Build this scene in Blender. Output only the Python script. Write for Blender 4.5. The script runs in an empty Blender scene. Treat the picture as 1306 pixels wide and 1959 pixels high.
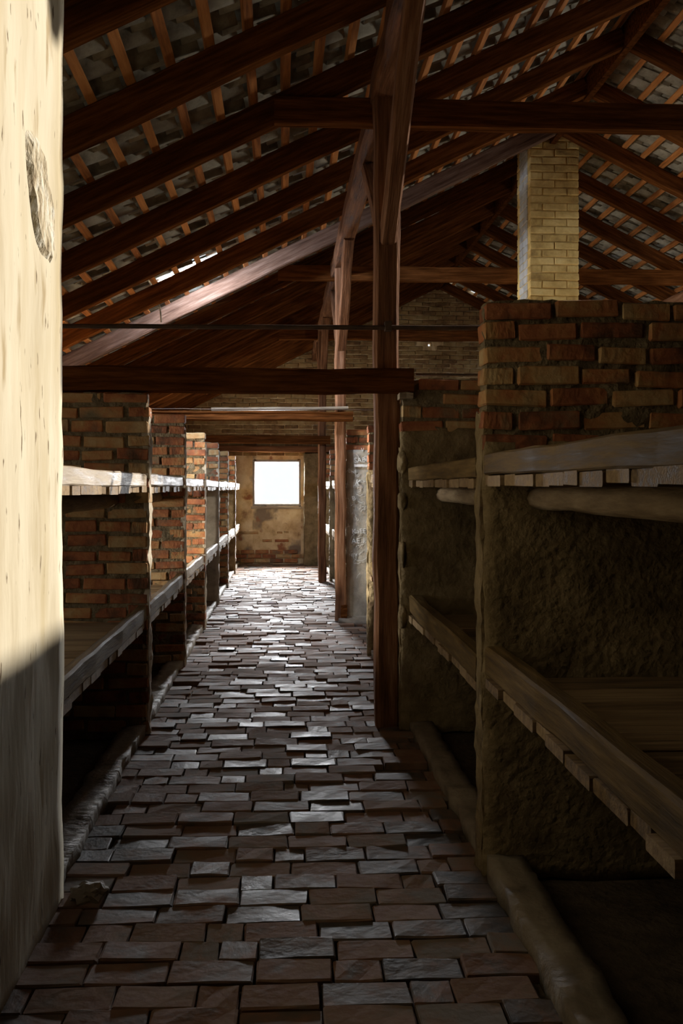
import bpy, bmesh, math, random
from mathutils import Vector, Matrix, noise, Quaternion

R = random.Random(7)
sc = bpy.context.scene
COL = sc.collection

# ------------------------------------------------------------------ camera
F_PX, W_PX, H_PX = 1900.0, 1306.0, 1959.0
YAW = math.atan(113.0 / F_PX)
cam_d = bpy.data.cameras.new('camera')
cam = bpy.data.objects.new('camera', cam_d)
COL.objects.link(cam)
cam.location = (0, 0, 1.45)
cam.rotation_euler = (math.radians(90), 0, -YAW)
cam_d.sensor_fit = 'VERTICAL'
cam_d.sensor_height = 36.0
cam_d.lens = F_PX / H_PX * 36.0
cam_d.shift_y = -49.5 / H_PX
cam_d.clip_start = 0.05
sc.camera = cam

# ------------------------------------------------------------------ world, sun, daylight at openings
world = bpy.data.worlds.new('sky')
sc.world = world
world.use_nodes = True
bgn = world.node_tree.nodes['Background']
bgn.inputs[0].default_value = (0.86, 0.93, 1.0, 1)
bgn.inputs[1].default_value = 1.25

SUN_A, SUN_S = 0.70, 0.51            # towards -X, with a * -Y and s * -Z
sun_d = bpy.data.lights.new('sun', 'SUN')
sun_d.energy = 6.1
sun_d.color = (1.0, 0.915, 0.80)
sun_d.angle = 0.012
sun = bpy.data.objects.new('sun', sun_d)
COL.objects.link(sun)
sun.location = (12, 12, 9)
sun.rotation_euler = Vector((-1, -SUN_A, -SUN_S)).to_track_quat('-Z', 'Y').to_euler()


def area(name, loc, direction, sx, sy, power, color):
    d = bpy.data.lights.new(name, 'AREA')
    d.shape = 'RECTANGLE'
    d.size, d.size_y = sx, sy
    d.energy = power
    d.color = color
    o = bpy.data.objects.new(name, d)
    COL.objects.link(o)
    o.location = loc
    o.rotation_euler = Vector(direction).to_track_quat('-Z', 'Y').to_euler()
    return o


wd = area('window_daylight', (-0.10, 18.95, 1.56), (0, -1, -0.42), 0.95, 0.95, 290.0, (0.97, 0.98, 1.0))
wd.data.spread = math.radians(85)       # skylight comes down through the window
area('roof_gap_daylight', (-0.95, 9.50, 3.46), (0.35, 1, -0.45), 0.5, 0.06, 110.0, (0.66, 0.78, 1.0))
ADDED_BAY_WINDOWS = [(4.7, 8.0), (6.9, 65.0), (8.72, 300.0), (11.0, 60.0), (13.1, 50.0), (15.2, 170.0)]      # unseen left-wall windows, invented to account for the light in the bays
for wy, pw in ADDED_BAY_WINDOWS:
    o = area('added_bay_light', (-3.05, wy, 1.45), (1, 0, -0.35), 0.8, 0.9, pw, (1.0, 0.94, 0.84))
    o.data.spread = math.radians(105 if wy < 14 else 160)

area('added_door_light', (8.85, 9.65, 1.05), (-1, 0, -0.05), 1.1, 1.9, 160.0, (1.0, 0.93, 0.82))  # unseen doorway invented to light the cross passage from the right

sc.view_settings.view_transform = 'Standard'
sc.view_settings.look = 'None'
sc.view_settings.exposure = 0.0
sc.view_settings.gamma = 1.0
sc.view_settings.use_curve_mapping = False

# ------------------------------------------------------------------ dimensions (metres; +Y down the aisle, +X right)
XL, XR = -2.80, 8.62                 # outer walls
Y0, Y1 = -2.0, 18.60                 # end walls
RX, RZ, TAN = 2.91, 5.17, 0.50       # ridge of the rafter undersides
ALPHA = math.atan(TAN)
AL, AR = -0.78, 0.74                 # aisle edges
S2 = 0.19                            # rafter depth measured vertically
THICK = 0.13


def under(x):                        # underside of the rafters
    return RZ - TAN * abs(RX - x)


def project(x, y, z):
    c, s = math.cos(YAW), math.sin(YAW)
    d = y * c + x * s
    return 653 + F_PX * (x * c - y * s) / d, 930 - F_PX * (z - 1.45) / d, d


def added_sun_opening(x, y):              # unseen opening in the right slope, invented and stepped to let the sun in
    if 3.3 <= x < 3.75:
        return 5.1 < y < 7.2
    if 3.75 <= x < 4.35:
        return 5.5 < y < 8.8
    if 4.35 <= x < 4.95:
        return 5.9 < y < 9.7
    if 4.95 <= x <= 5.72:
        return 6.4 < y < 10.6
    return False


# ------------------------------------------------------------------ materials
def new_mat(name):
    m = bpy.data.materials.new(name)
    m.use_nodes = True
    nt = m.node_tree
    return m, nt, nt.nodes['Principled BSDF']


def nd(nt, typ, **kw):
    n = nt.nodes.new(typ)
    for k, v in kw.items():
        setattr(n, k, v)
    return n


def surf(name, ramp, scale=6.0, stretch=(1, 1, 1), detail=6.0, rough=(0.7, 0.9), bump=0.4, bump_scale=None,
         bump_dist=0.01, rnd=0.0, spec=0.3, blotch=None, rough_rnd=0.0):
    """noise driven colour ramp; rnd shifts the ramp per object / per loose piece; blotch = (scale, lo, hi, colour)."""
    m, nt, p = new_mat(name)
    L = nt.links.new
    tc = nd(nt, 'ShaderNodeTexCoord')
    oi = nd(nt, 'ShaderNodeObjectInfo')
    ge = nd(nt, 'ShaderNodeNewGeometry')
    add = nd(nt, 'ShaderNodeMath', operation='ADD')
    L(oi.outputs['Random'], add.inputs[0])
    L(ge.outputs['Random Per Island'], add.inputs[1])
    fr = nd(nt, 'ShaderNodeMath', operation='FRACT')
    L(add.outputs[0], fr.inputs[0])
    off = nd(nt, 'ShaderNodeVectorMath', operation='SCALE')
    off.inputs[0].default_value = (17.0, 31.0, 23.0)
    L(fr.outputs[0], off.inputs['Scale'])
    mp = nd(nt, 'ShaderNodeMapping')
    mp.inputs['Scale'].default_value = stretch
    L(tc.outputs['Object'], mp.inputs['Vector'])
    vec = nd(nt, 'ShaderNodeVectorMath', operation='ADD')
    L(mp.outputs[0], vec.inputs[0])
    L(off.outputs[0], vec.inputs[1])
    nz = nd(nt, 'ShaderNodeTexNoise')
    nz.inputs['Scale'].default_value = scale
    nz.inputs['Detail'].default_value = detail
    nz.inputs['Roughness'].default_value = 0.62
    L(vec.outputs[0], nz.inputs['Vector'])
    shift = nd(nt, 'ShaderNodeMath', operation='MULTIPLY_ADD')
    L(fr.outputs[0], shift.inputs[0])
    shift.inputs[1].default_value = rnd
    shift.inputs[2].default_value = -rnd * 0.5
    fac = nd(nt, 'ShaderNodeMath', operation='ADD')
    L(nz.outputs['Fac'], fac.inputs[0])
    L(shift.outputs[0], fac.inputs[1])
    cr = nd(nt, 'ShaderNodeValToRGB')
    els = cr.color_ramp.elements
    while len(els) < len(ramp):
        els.new(0.5)
    for e, (pos, c) in zip(els, ramp):
        e.position = pos
        e.color = (*c, 1)
    L(fac.outputs[0], cr.inputs[0])
    colour = cr.outputs[0]
    for bl in (blotch or []):
        bs, lo, hi, bc = bl
        n2 = nd(nt, 'ShaderNodeTexNoise')
        n2.inputs['Scale'].default_value = bs
        n2.inputs['Detail'].default_value = 5
        L(vec.outputs[0], n2.inputs['Vector'])
        mr = nd(nt, 'ShaderNodeMapRange')
        mr.inputs['From Min'].default_value = lo
        mr.inputs['From Max'].default_value = hi
        L(n2.outputs['Fac'], mr.inputs['Value'])
        mx = nd(nt, 'ShaderNodeMix', data_type='RGBA')
        L(mr.outputs[0], mx.inputs[0])
        L(colour, mx.inputs[6])
        mx.inputs[7].default_value = (*bc, 1)
        colour = mx.outputs[2]
    L(colour, p.inputs['Base Color'])
    rr = nd(nt, 'ShaderNodeMapRange')
    rr.inputs['From Min'].default_value = 0.3
    rr.inputs['From Max'].default_value = 0.7
    rr.inputs['To Min'].default_value = rough[0]
    rr.inputs['To Max'].default_value = rough[1]
    L(nz.outputs['Fac'], rr.inputs['Value'])
    ra = nd(nt, 'ShaderNodeMath', operation='MULTIPLY_ADD')
    L(fr.outputs[0], ra.inputs[0])
    ra.inputs[1].default_value = rough_rnd
    L(rr.outputs[0], ra.inputs[2])
    L(ra.outputs[0], p.inputs['Roughness'])
    p.inputs['Specular IOR Level'].default_value = spec
    if bump:
        bn = nd(nt, 'ShaderNodeTexNoise')
        bn.inputs['Scale'].default_value = bump_scale or scale * 4
        bn.inputs['Detail'].default_value = 5
        L(vec.outputs[0], bn.inputs['Vector'])
        bp = nd(nt, 'ShaderNodeBump')
        bp.inputs['Strength'].default_value = bump
        bp.inputs['Distance'].default_value = bump_dist
        L(bn.outputs['Fac'], bp.inputs['Height'])
        L(bp.outputs[0], p.inputs['Normal'])
    return m


WOOD = (1.2, 16, 16)
M = {}
M['dark_wood'] = surf('dark_stained_timber', [(0.25, (0.030, 0.010, 0.003)), (0.5, (0.105, 0.036, 0.010)), (0.75, (0.22, 0.08, 0.022))],
                      scale=2.2, stretch=WOOD, rough=(0.7, 0.9), bump=0.5, bump_dist=0.006, rnd=0.15, spec=0.0)
M['gap_lit_rafter'] = surf('gap_lit_rafter_timber', [(0.25, (0.05, 0.026, 0.016)), (0.5, (0.145, 0.083, 0.055)), (0.75, (0.25, 0.165, 0.12))],
                        scale=2.2, stretch=WOOD, rough=(0.7, 0.9), bump=0.5, bump_dist=0.006, spec=0.0)  # rafter wood painted paler to stand in for the roof-gap light
M['post_wood'] = surf('weathered_post_timber', [(0.25, (0.06, 0.027, 0.014)), (0.5, (0.195, 0.088, 0.042)), (0.78, (0.35, 0.19, 0.11))],
                      scale=2.0, stretch=WOOD, rough=(0.65, 0.9), bump=0.7, bump_dist=0.008, rnd=0.1, spec=0.04)
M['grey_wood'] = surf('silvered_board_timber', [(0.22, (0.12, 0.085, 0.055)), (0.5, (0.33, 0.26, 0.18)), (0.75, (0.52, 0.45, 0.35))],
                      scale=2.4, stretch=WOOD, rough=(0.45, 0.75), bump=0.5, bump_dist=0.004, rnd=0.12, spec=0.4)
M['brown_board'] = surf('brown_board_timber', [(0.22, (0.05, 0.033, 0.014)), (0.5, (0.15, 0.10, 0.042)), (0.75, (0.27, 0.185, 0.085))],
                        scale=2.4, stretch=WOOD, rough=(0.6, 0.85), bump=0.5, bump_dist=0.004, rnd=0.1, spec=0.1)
M['deck_wood'] = surf('bunk_deck_timber', [(0.25, (0.10, 0.065, 0.035)), (0.5, (0.27, 0.185, 0.10)), (0.75, (0.42, 0.31, 0.18))],
                      scale=2.4, stretch=WOOD, rough=(0.6, 0.85), bump=0.4, bump_dist=0.004, rnd=0.25)
M['log_wood'] = surf('stripped_log', [(0.25, (0.16, 0.11, 0.06)), (0.5, (0.34, 0.25, 0.15)), (0.75, (0.5, 0.4, 0.26))],
                     scale=3.0, stretch=(1.5, 8, 8), rough=(0.6, 0.85), bump=0.5, rnd=0.1)
M['batten'] = surf('orange_batten_timber', [(0.25, (0.22, 0.075, 0.02)), (0.5, (0.50, 0.19, 0.05)), (0.75, (0.66, 0.29, 0.09))],
                   scale=2.4, stretch=WOOD, rough=(0.6, 0.85), bump=0.4, bump_dist=0.004, rnd=0.25)
M['tile'] = surf('mossy_grey_roof_tile', [(0.25, (0.15, 0.135, 0.10)), (0.5, (0.33, 0.305, 0.235)), (0.75, (0.48, 0.45, 0.36))],
                 scale=9.0, rough=(0.7, 0.9), bump=0.4, rnd=0.25)
BR = [(0.20, (0.11, 0.055, 0.03)), (0.36, (0.31, 0.11, 0.05)), (0.50, (0.43, 0.18, 0.075)), (0.62, (0.46, 0.27, 0.115)), (0.78, (0.52, 0.38, 0.20))]
M['brick'] = surf('hand_made_wall_brick', BR, scale=7.0, rough=(0.75, 0.95), bump=0.7, bump_dist=0.012, rnd=0.42,
                  blotch=[(5.0, 0.56, 0.72, (0.20, 0.16, 0.10))])
M['gable_brick'] = surf('gable_wall_brick', [(0.22, (0.13, 0.07, 0.03)), (0.45, (0.27, 0.16, 0.07)), (0.6, (0.34, 0.23, 0.10)), (0.8, (0.42, 0.31, 0.16))],
                        scale=7.0, rough=(0.8, 0.95), bump=0.7, bump_dist=0.012, rnd=0.35)
M['mortar'] = surf('lime_mortar', [(0.25, (0.09, 0.068, 0.04)), (0.5, (0.19, 0.15, 0.09)), (0.75, (0.32, 0.26, 0.16))],
                   scale=14.0, rough=(0.85, 1.0), bump=0.9, bump_dist=0.015)
M['render'] = surf('rough_lime_render', [(0.25, (0.10, 0.07, 0.035)), (0.5, (0.235, 0.175, 0.09)), (0.75, (0.36, 0.28, 0.16))],
                   scale=7.0, rough=(0.85, 1.0), bump=0.9, bump_dist=0.02, blotch=[(3.0, 0.58, 0.7, (0.12, 0.075, 0.04))])
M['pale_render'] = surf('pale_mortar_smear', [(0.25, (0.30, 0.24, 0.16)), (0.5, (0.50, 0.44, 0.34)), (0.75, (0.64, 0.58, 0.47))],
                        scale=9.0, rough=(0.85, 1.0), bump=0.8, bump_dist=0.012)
M['grey_render'] = surf('scratched_grey_render', [(0.25, (0.29, 0.255, 0.20)), (0.5, (0.45, 0.405, 0.32)), (0.75, (0.58, 0.53, 0.43))],
                        scale=9.0, rough=(0.8, 0.95), bump=0.4, bump_dist=0.006)
M['chalk'] = surf('scratched_chalky_line', [(0.3, (0.8, 0.8, 0.76)), (0.7, (0.9, 0.9, 0.86))], scale=20, bump=0)
M['plaster'] = surf('cream_limewashed_plaster', [(0.22, (0.42, 0.34, 0.20)), (0.45, (0.62, 0.55, 0.40)), (0.7, (0.70, 0.64, 0.49))],
                    scale=3.0, stretch=(1.6, 1.6, 0.35), rough=(0.75, 0.9), bump=0.35, bump_dist=0.006, bump_scale=18,
                    blotch=[(2.0, 0.50, 0.74, (0.47, 0.38, 0.21)), (7.0, 0.60, 0.70, (0.40, 0.31, 0.17)), (22.0, 0.66, 0.70, (0.14, 0.09, 0.04))])
M['patch'] = surf('flaking_white_plaster', [(0.30, (0.22, 0.15, 0.075)), (0.48, (0.55, 0.47, 0.32)), (0.62, (0.80, 0.76, 0.64))],
                  scale=16.0, stretch=(1, 1, 0.5), rough=(0.85, 1), bump=1.0, bump_dist=0.012)
M['far_plaster'] = surf('stained_plaster', [(0.28, (0.26, 0.13, 0.06)), (0.44, (0.62, 0.45, 0.24)), (0.58, (0.76, 0.61, 0.37)), (0.8, (0.84, 0.74, 0.53))],
                        scale=4.0, rough=(0.8, 0.95), bump=0.6, bump_dist=0.012, blotch=[(1.8, 0.58, 0.66, (0.26, 0.20, 0.14)), (3.5, 0.62, 0.68, (0.34, 0.14, 0.07))])
M['floor_brick'] = surf('worn_floor_brick', [(0.20, (0.045, 0.040, 0.036)), (0.36, (0.115, 0.083, 0.062)), (0.50, (0.20, 0.105, 0.065)), (0.64, (0.235, 0.148, 0.098)), (0.82, (0.19, 0.165, 0.14))],
                        scale=6.0, rough=(0.48, 0.72), rough_rnd=0.45, bump=0.45, bump_dist=0.006, bump_scale=28, rnd=0.5, spec=0.32)
M['dirt'] = surf('packed_dirt', [(0.3, (0.045, 0.033, 0.023)), (0.7, (0.12, 0.09, 0.06))], scale=9.0, rough=(0.85, 1), bump=0.8, bump_dist=0.02)
M['kerb'] = surf('worn_cement_kerb', [(0.25, (0.11, 0.09, 0.065)), (0.5, (0.24, 0.20, 0.15)), (0.75, (0.34, 0.30, 0.23))],
                 scale=6.0, rough=(0.6, 0.85), bump=0.7, bump_dist=0.012)
M['chimney_brick'] = surf('warm_lit_limewashed_brick', [(0.2, (0.22, 0.13, 0.04)), (0.42, (0.56, 0.37, 0.12)), (0.6, (0.74, 0.53, 0.20)), (0.8, (0.84, 0.66, 0.30))],
                          scale=5.0, rough=(0.75, 0.95), bump=0.7, bump_dist=0.012, rnd=0.22)  # yellow limewash deepened to hold the warm light on the chimney
M['pale_brick'] = surf('cool_lit_limewashed_brick', [(0.22, (0.30, 0.28, 0.25)), (0.5, (0.50, 0.49, 0.46)), (0.78, (0.62, 0.61, 0.58))],
                       scale=5.0, rough=(0.75, 0.95), bump=0.7, bump_dist=0.012, rnd=0.15)  # left chimney face: its cool light put into grey limewash
M['iron'] = surf('rusty_iron', [(0.3, (0.035, 0.022, 0.014)), (0.7, (0.11, 0.06, 0.03))], scale=12, rough=(0.5, 0.75), bump=0.3, spec=0.5)
M['paint'] = surf('grey_painted_frame', [(0.3, (0.22, 0.20, 0.18)), (0.7, (0.36, 0.34, 0.31))], scale=10, rough=(0.5, 0.7), bump=0.3)
M['string'] = surf('pale_cord', [(0.3, (0.5, 0.48, 0.42)), (0.7, (0.66, 0.64, 0.58))], scale=10, bump=0)

m, nt, p = new_mat('window_glass')
nt.nodes.remove(p)
tr = nd(nt, 'ShaderNodeBsdfTransparent')
gl = nd(nt, 'ShaderNodeBsdfGlossy')
gl.inputs['Roughness'].default_value = 0.05
mx = nd(nt, 'ShaderNodeMixShader')
mx.inputs[0].default_value = 0.06
nt.links.new(tr.outputs[0], mx.inputs[1])
nt.links.new(gl.outputs[0], mx.inputs[2])
nt.links.new(mx.outputs[0], nt.nodes['Material Output'].inputs[0])
M['glass'] = m


# ------------------------------------------------------------------ object helpers
WP = {}                              # world position of every object that has children


def wpos(o):
    return WP.get(o.name, Vector((0, 0, 0))) if o else Vector((0, 0, 0))


def tag(o, label=None, cat=None, group=None, kind=None):
    if label: o['label'] = label
    if cat:
        o['category'] = cat
        o['kind'] = kind or 'thing'
    if group: o['group'] = group
    if kind: o['kind'] = kind
    return o


def thing(name, loc, label, cat, group=None):
    o = bpy.data.objects.new(name, None)
    COL.objects.link(o)
    o.location = loc
    o.empty_display_size = 0.1
    WP[o.name] = Vector(loc)
    return tag(o, label, cat, group)


def link(name, me, loc=(0, 0, 0), parent=None, rot=None, scale=None, quat=None):
    """link a mesh at WORLD location loc, below parent (parents are never rotated)."""
    o = bpy.data.objects.new(name, me)
    COL.objects.link(o)
    lw = Vector(loc)
    WP[o.name] = lw
    if parent is not None:
        o.parent = parent
        lw = lw - wpos(parent)
    o.location = lw
    if quat is not None:
        o.rotation_mode = 'QUATERNION'
        o.rotation_quaternion = quat
    elif rot is not None:
        o.rotation_euler = rot
    if scale is not None:
        o.scale = scale
    return o


def mesh(name, verts, faces, mat, smooth=False):
    me = bpy.data.meshes.new(name)
    me.from_pydata([tuple(v) for v in verts], [], faces)
    me.materials.append(M[mat])
    if smooth:
        me.polygons.foreach_set('use_smooth', [True] * len(me.polygons))
    me.update()
    return me


def world_mesh(name, verts, faces, mat, parent=None, base=None, smooth=False):
    """verts in world space; the object's origin is base (or the parent's origin)."""
    b = Vector(base) if base is not None else wpos(parent)
    me = mesh(name, [Vector(v) - b for v in verts], faces, mat, smooth)
    return link(name, me, b, parent)


def box_vf(x0, x1, y0, y1, z0, z1):
    v = [(x0, y0, z0), (x1, y0, z0), (x1, y1, z0), (x0, y1, z0), (x0, y0, z1), (x1, y0, z1), (x1, y1, z1), (x0, y1, z1)]
    f = [(0, 3, 2, 1), (4, 5, 6, 7), (0, 1, 5, 4), (1, 2, 6, 5), (2, 3, 7, 6), (3, 0, 4, 7)]
    return v, f


class MB:
    def __init__(self):
        self.v, self.f = [], []

    def add(self, v, f, mtx=None):
        n = len(self.v)
        self.v += [tuple(mtx @ Vector(q)) for q in v] if mtx is not None else list(v)
        self.f += [tuple(i + n for i in q) for q in f]

    def box(self, *a):
        self.add(*box_vf(*a))

    def add_mesh(self, me, mtx):
        self.add([q.co for q in me.vertices], [tuple(p.vertices) for p in me.polygons], mtx)


def rough_box(x0, x1, y0, y1, z0, z1, step=0.06, amp=0.008, freq=9.0, seed=0.0):
    """a box of gridded faces, every vertex pushed by position noise so that seams stay closed."""
    nx, ny, nz = [max(1, int(round((b - a) / step))) for a, b in ((x0, x1), (y0, y1), (z0, z1))]
    vd, v, f = {}, [], []

    def vi(i, j, k):
        key = (i, j, k)
        if key not in vd:
            q = Vector((x0 + (x1 - x0) * i / nx, y0 + (y1 - y0) * j / ny, z0 + (z1 - z0) * k / nz))
            n = noise.noise_vector(q * freq + Vector((seed, seed * 1.7, -seed))) + 0.5 * noise.noise_vector(q * freq * 2.7)
            vd[key] = len(v)
            v.append(tuple(q + n * amp))
        return vd[key]
    for i in range(nx):
        for k in range(nz):
            f.append((vi(i, 0, k), vi(i + 1, 0, k), vi(i + 1, 0, k + 1), vi(i, 0, k + 1)))
            f.append((vi(i, ny, k), vi(i, ny, k + 1), vi(i + 1, ny, k + 1), vi(i + 1, ny, k)))
    for j in range(ny):
        for k in range(nz):
            f.append((vi(0, j, k), vi(0, j, k + 1), vi(0, j + 1, k + 1), vi(0, j + 1, k)))
            f.append((vi(nx, j, k), vi(nx, j + 1, k), vi(nx, j + 1, k + 1), vi(nx, j, k + 1)))
    for i in range(nx):
        for j in range(ny):
            f.append((vi(i, j, 0), vi(i, j + 1, 0), vi(i + 1, j + 1, 0), vi(i + 1, j, 0)))
            f.append((vi(i, j, nz), vi(i + 1, j, nz), vi(i + 1, j + 1, nz), vi(i, j + 1, nz)))
    return v, f


def timber_mesh(name, length, w, h, mat, seed=0, cham=0.012, jit=0.005, step=0.35, bend=0.0, taper=1.0):
    """hewn timber along local X, width along Y, height along Z, worn arrises."""
    n = max(2, int(length / step))
    rr = random.Random(seed)
    v, f = [], []
    prof = [(-w / 2 + cham, -h / 2), (w / 2 - cham, -h / 2), (w / 2, -h / 2 + cham), (w / 2, h / 2 - cham),
            (w / 2 - cham, h / 2), (-w / 2 + cham, h / 2), (-w / 2, h / 2 - cham), (-w / 2, -h / 2 + cham)]
    for i in range(n + 1):
        t = i / n
        s = 1 + (taper - 1) * t
        by = bend * math.sin(t * math.pi) + jit * rr.uniform(-1, 1)
        bz = jit * rr.uniform(-1, 1)
        for (a, b) in prof:
            v.append((length * t, a * s + by + jit * 0.6 * rr.uniform(-1, 1), b * s + bz + jit * 0.6 * rr.uniform(-1, 1)))
    for i in range(n):
        for j in range(8):
            a, b = i * 8 + j, i * 8 + (j + 1) % 8
            f.append((a, b, b + 8, a + 8))
    f.append(tuple(reversed(range(8))))
    f.append(tuple(n * 8 + j for j in range(8)))
    # outward: profile runs counter-clockwise seen from -X, so flip
    return mesh(name, v, f, mat)


def along(p0, p1, up=(0, 0, 1)):
    x = (Vector(p1) - Vector(p0)).normalized()
    u = Vector(up)
    if abs(x.dot(u)) > 0.98:
        u = Vector((0, 1, 0))
    y = u.cross(x).normalized()
    z = x.cross(y)
    return Matrix((x, y, z)).transposed().to_quaternion()


def timber(name, p0, p1, w, h, mat, parent=None, seed=0, up=(0, 0, 1), me=None, **kw):
    p0, p1 = Vector(p0), Vector(p1)
    if me is None:
        me = timber_mesh(name, (p1 - p0).length, w, h, mat, seed, **kw)
    return link(name, me, p0, parent, quat=along(p0, p1, up))


def pole_mesh(name, length, r0, r1, mat, seed=0, sides=10, step=0.2, jit=0.004):
    n = max(2, int(length / step))
    rr = random.Random(seed)
    v, f = [], []
    for i in range(n + 1):
        t = i / n
        r = r0 + (r1 - r0) * t
        oy, oz = jit * rr.uniform(-1, 1), jit * rr.uniform(-1, 1)
        for j in range(sides):
            a = 2 * math.pi * j / sides
            v.append((length * t, oy + r * math.cos(a) * (1 + rr.uniform(-.05, .05)), oz + r * math.sin(a) * (1 + rr.uniform(-.05, .05))))
    for i in range(n):
        for j in range(sides):
            a, b = i * sides + j, i * sides + (j + 1) % sides
            f.append((a, b, b + sides, a + sides))
    f.append(tuple(reversed(range(sides))))
    f.append(tuple(n * sides + j for j in range(sides)))
    return mesh(name, v, f, mat, smooth=True)


def brick_mesh(name, l, w, h, mat, seed, bev=0.006, jit=0.0035):
    bm = bmesh.new()
    bmesh.ops.create_cube(bm, size=1.0)
    for q in bm.verts:
        q.co = Vector((q.co.x * l, q.co.y * w, q.co.z * h))
    bmesh.ops.bevel(bm, geom=list(bm.edges), offset=bev, segments=1, affect='EDGES', profile=0.5)
    rr = random.Random(seed)
    for q in bm.verts:
        q.co += Vector((rr.uniform(-1, 1), rr.uniform(-1, 1), rr.uniform(-1, 1))) * jit
    me = bpy.data.meshes.new(name)
    bm.to_mesh(me)
    bm.free()
    me.materials.append(M[mat])
    return me


def paver_mesh(name, l, w, h, mat, seed):
    """worn floor brick: domed, uneven top of 4 x 3 cells and straight sides."""
    rr = random.Random(seed)
    nx, ny = 4, 3
    v, f = [], []
    for j in range(ny + 1):
        for i in range(nx + 1):
            u, t = i / nx * 2 - 1, j / ny * 2 - 1
            edge = max(abs(u), abs(t))
            z = (-0.004 if edge > 0.99 else 0) - (0.004 if abs(u) > 0.99 and abs(t) > 0.99 else 0) + 0.0028 * rr.uniform(-1, 1)
            x = (u if abs(u) > 0.9 else u * 1.9) * l / 2 * (1 - 0.015 * (abs(t) ** 6)) + (0.003 * rr.uniform(-1, 1))
            y = (t if abs(t) > 0.9 else t * 2.76) * w / 2 * (1 - 0.02 * (abs(u) ** 6)) + (0.003 * rr.uniform(-1, 1))
            v.append((x, y, z))
    idx = lambda i, j: j * (nx + 1) + i
    for j in range(ny):
        for i in range(nx):
            f.append((idx(i, j), idx(i + 1, j), idx(i + 1, j + 1), idx(i, j + 1)))
    ring = [idx(i, 0) for i in range(nx)] + [idx(nx, j) for j in range(ny)] + [idx(i, ny) for i in range(nx, 0, -1)] + [idx(0, j) for j in range(ny, 0, -1)]
    lo = len(v)
    for r in ring:
        x, y, z = v[r]
        v.append((x * 1.01, y * 1.01, -h))
    n = len(ring)
    for k in range(n):
        a, b = ring[k], ring[(k + 1) % n]
        f.append((b, a, lo + k, lo + (k + 1) % n))
    return mesh(name, v, f, mat)


BRICKS = {k: [brick_mesh('brick', 0.246, THICK, 0.068, k, 10 + i) for i in range(6)] for k in ('brick', 'gable_brick', 'chimney_brick', 'pale_brick')}
PAVERS = [paver_mesh('brick', 0.243, 0.134, 0.07, 'floor_brick', 40 + i) for i in range(8)]


def structure(o):
    o['kind'] = 'structure'
    return o


# ================================================================== THE SETTING
# ---- floor: dirt bed and the aisle's brick paving
v, f = box_vf(XL - 0.3, XR + 0.3, Y0 - 0.3, Y1 + 0.3, -0.25, -0.028)
floor = structure(world_mesh('floor', v, f, 'dirt', base=(0, 8, -0.028)))
tag(floor, 'brick paved aisle floor laid in uneven cross rows')
pitch = 0.141
rows = []
y = 0.6
rr = random.Random(3)
cands = []
row = 0
while y < Y1 - 0.02:
    x = AL - 0.03 - rr.uniform(0, 0.12)
    tilt_row = rr.uniform(-0.012, 0.012)
    x_lim = 2.70 if 8.62 < y < 10.70 else AR
    while x < x_lim + 0.03:
        ln = 0.243 * rr.choice([1, 1, 1, 1, 1.06, 0.95, 0.95, 0.62, 0.5])
        x1 = min(x + ln, x_lim + 0.045)
        if x < AL - 0.045:
            x0 = AL - 0.045
        else:
            x0 = x
        if x1 - x0 > 0.07:
            cx = (x0 + x1) / 2
            zz = 0.016 * noise.noise(Vector((cx * 1.3, y * 0.9, 3.1))) + 0.006 * rr.uniform(-1, 1)
            sink = -0.022 if rr.random() < 0.03 else 0
            yy = y + 0.02 * noise.noise(Vector((cx * 1.1, y * 0.5, 8.0))) + tilt_row * cx
            cands.append((cx, yy, zz + sink, (x1 - x0 - 0.006) / 0.243, rr.uniform(0.96, 1.03), rr.uniform(-0.03, 0.03), rr.uniform(-0.02, 0.02), rr.uniform(-0.025, 0.025), rr.randrange(8), rr.random() < 0.5))
        x += ln
    y += pitch * rr.uniform(0.94, 1.06)
    row += 1
near = [c for c in cands if c[1] >= 2.45 and c[0] < 1.0]
near.sort(key=lambda c: c[1])
single = set(map(id, near[:300]))
rest = MB()
for c in cands:
    cx, yy, zz, sx, sy, tx, ty, tz, k, flip = c
    rot = (tx, ty, tz + (math.pi if flip else 0))
    if id(c) in single:
        link('brick', PAVERS[k], (cx, yy, zz), floor, rot=rot, scale=(sx, sy, 1))
    else:
        mt = Matrix.LocRotScale(Vector((cx, yy, zz)), __import__('mathutils').Euler(rot), Vector((sx, sy, 1)))
        rest.add_mesh(PAVERS[k], mt)
o = world_mesh('paving_bricks', rest.v, rest.f, 'floor_brick', floor)
o['kind'] = 'stuff'

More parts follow.
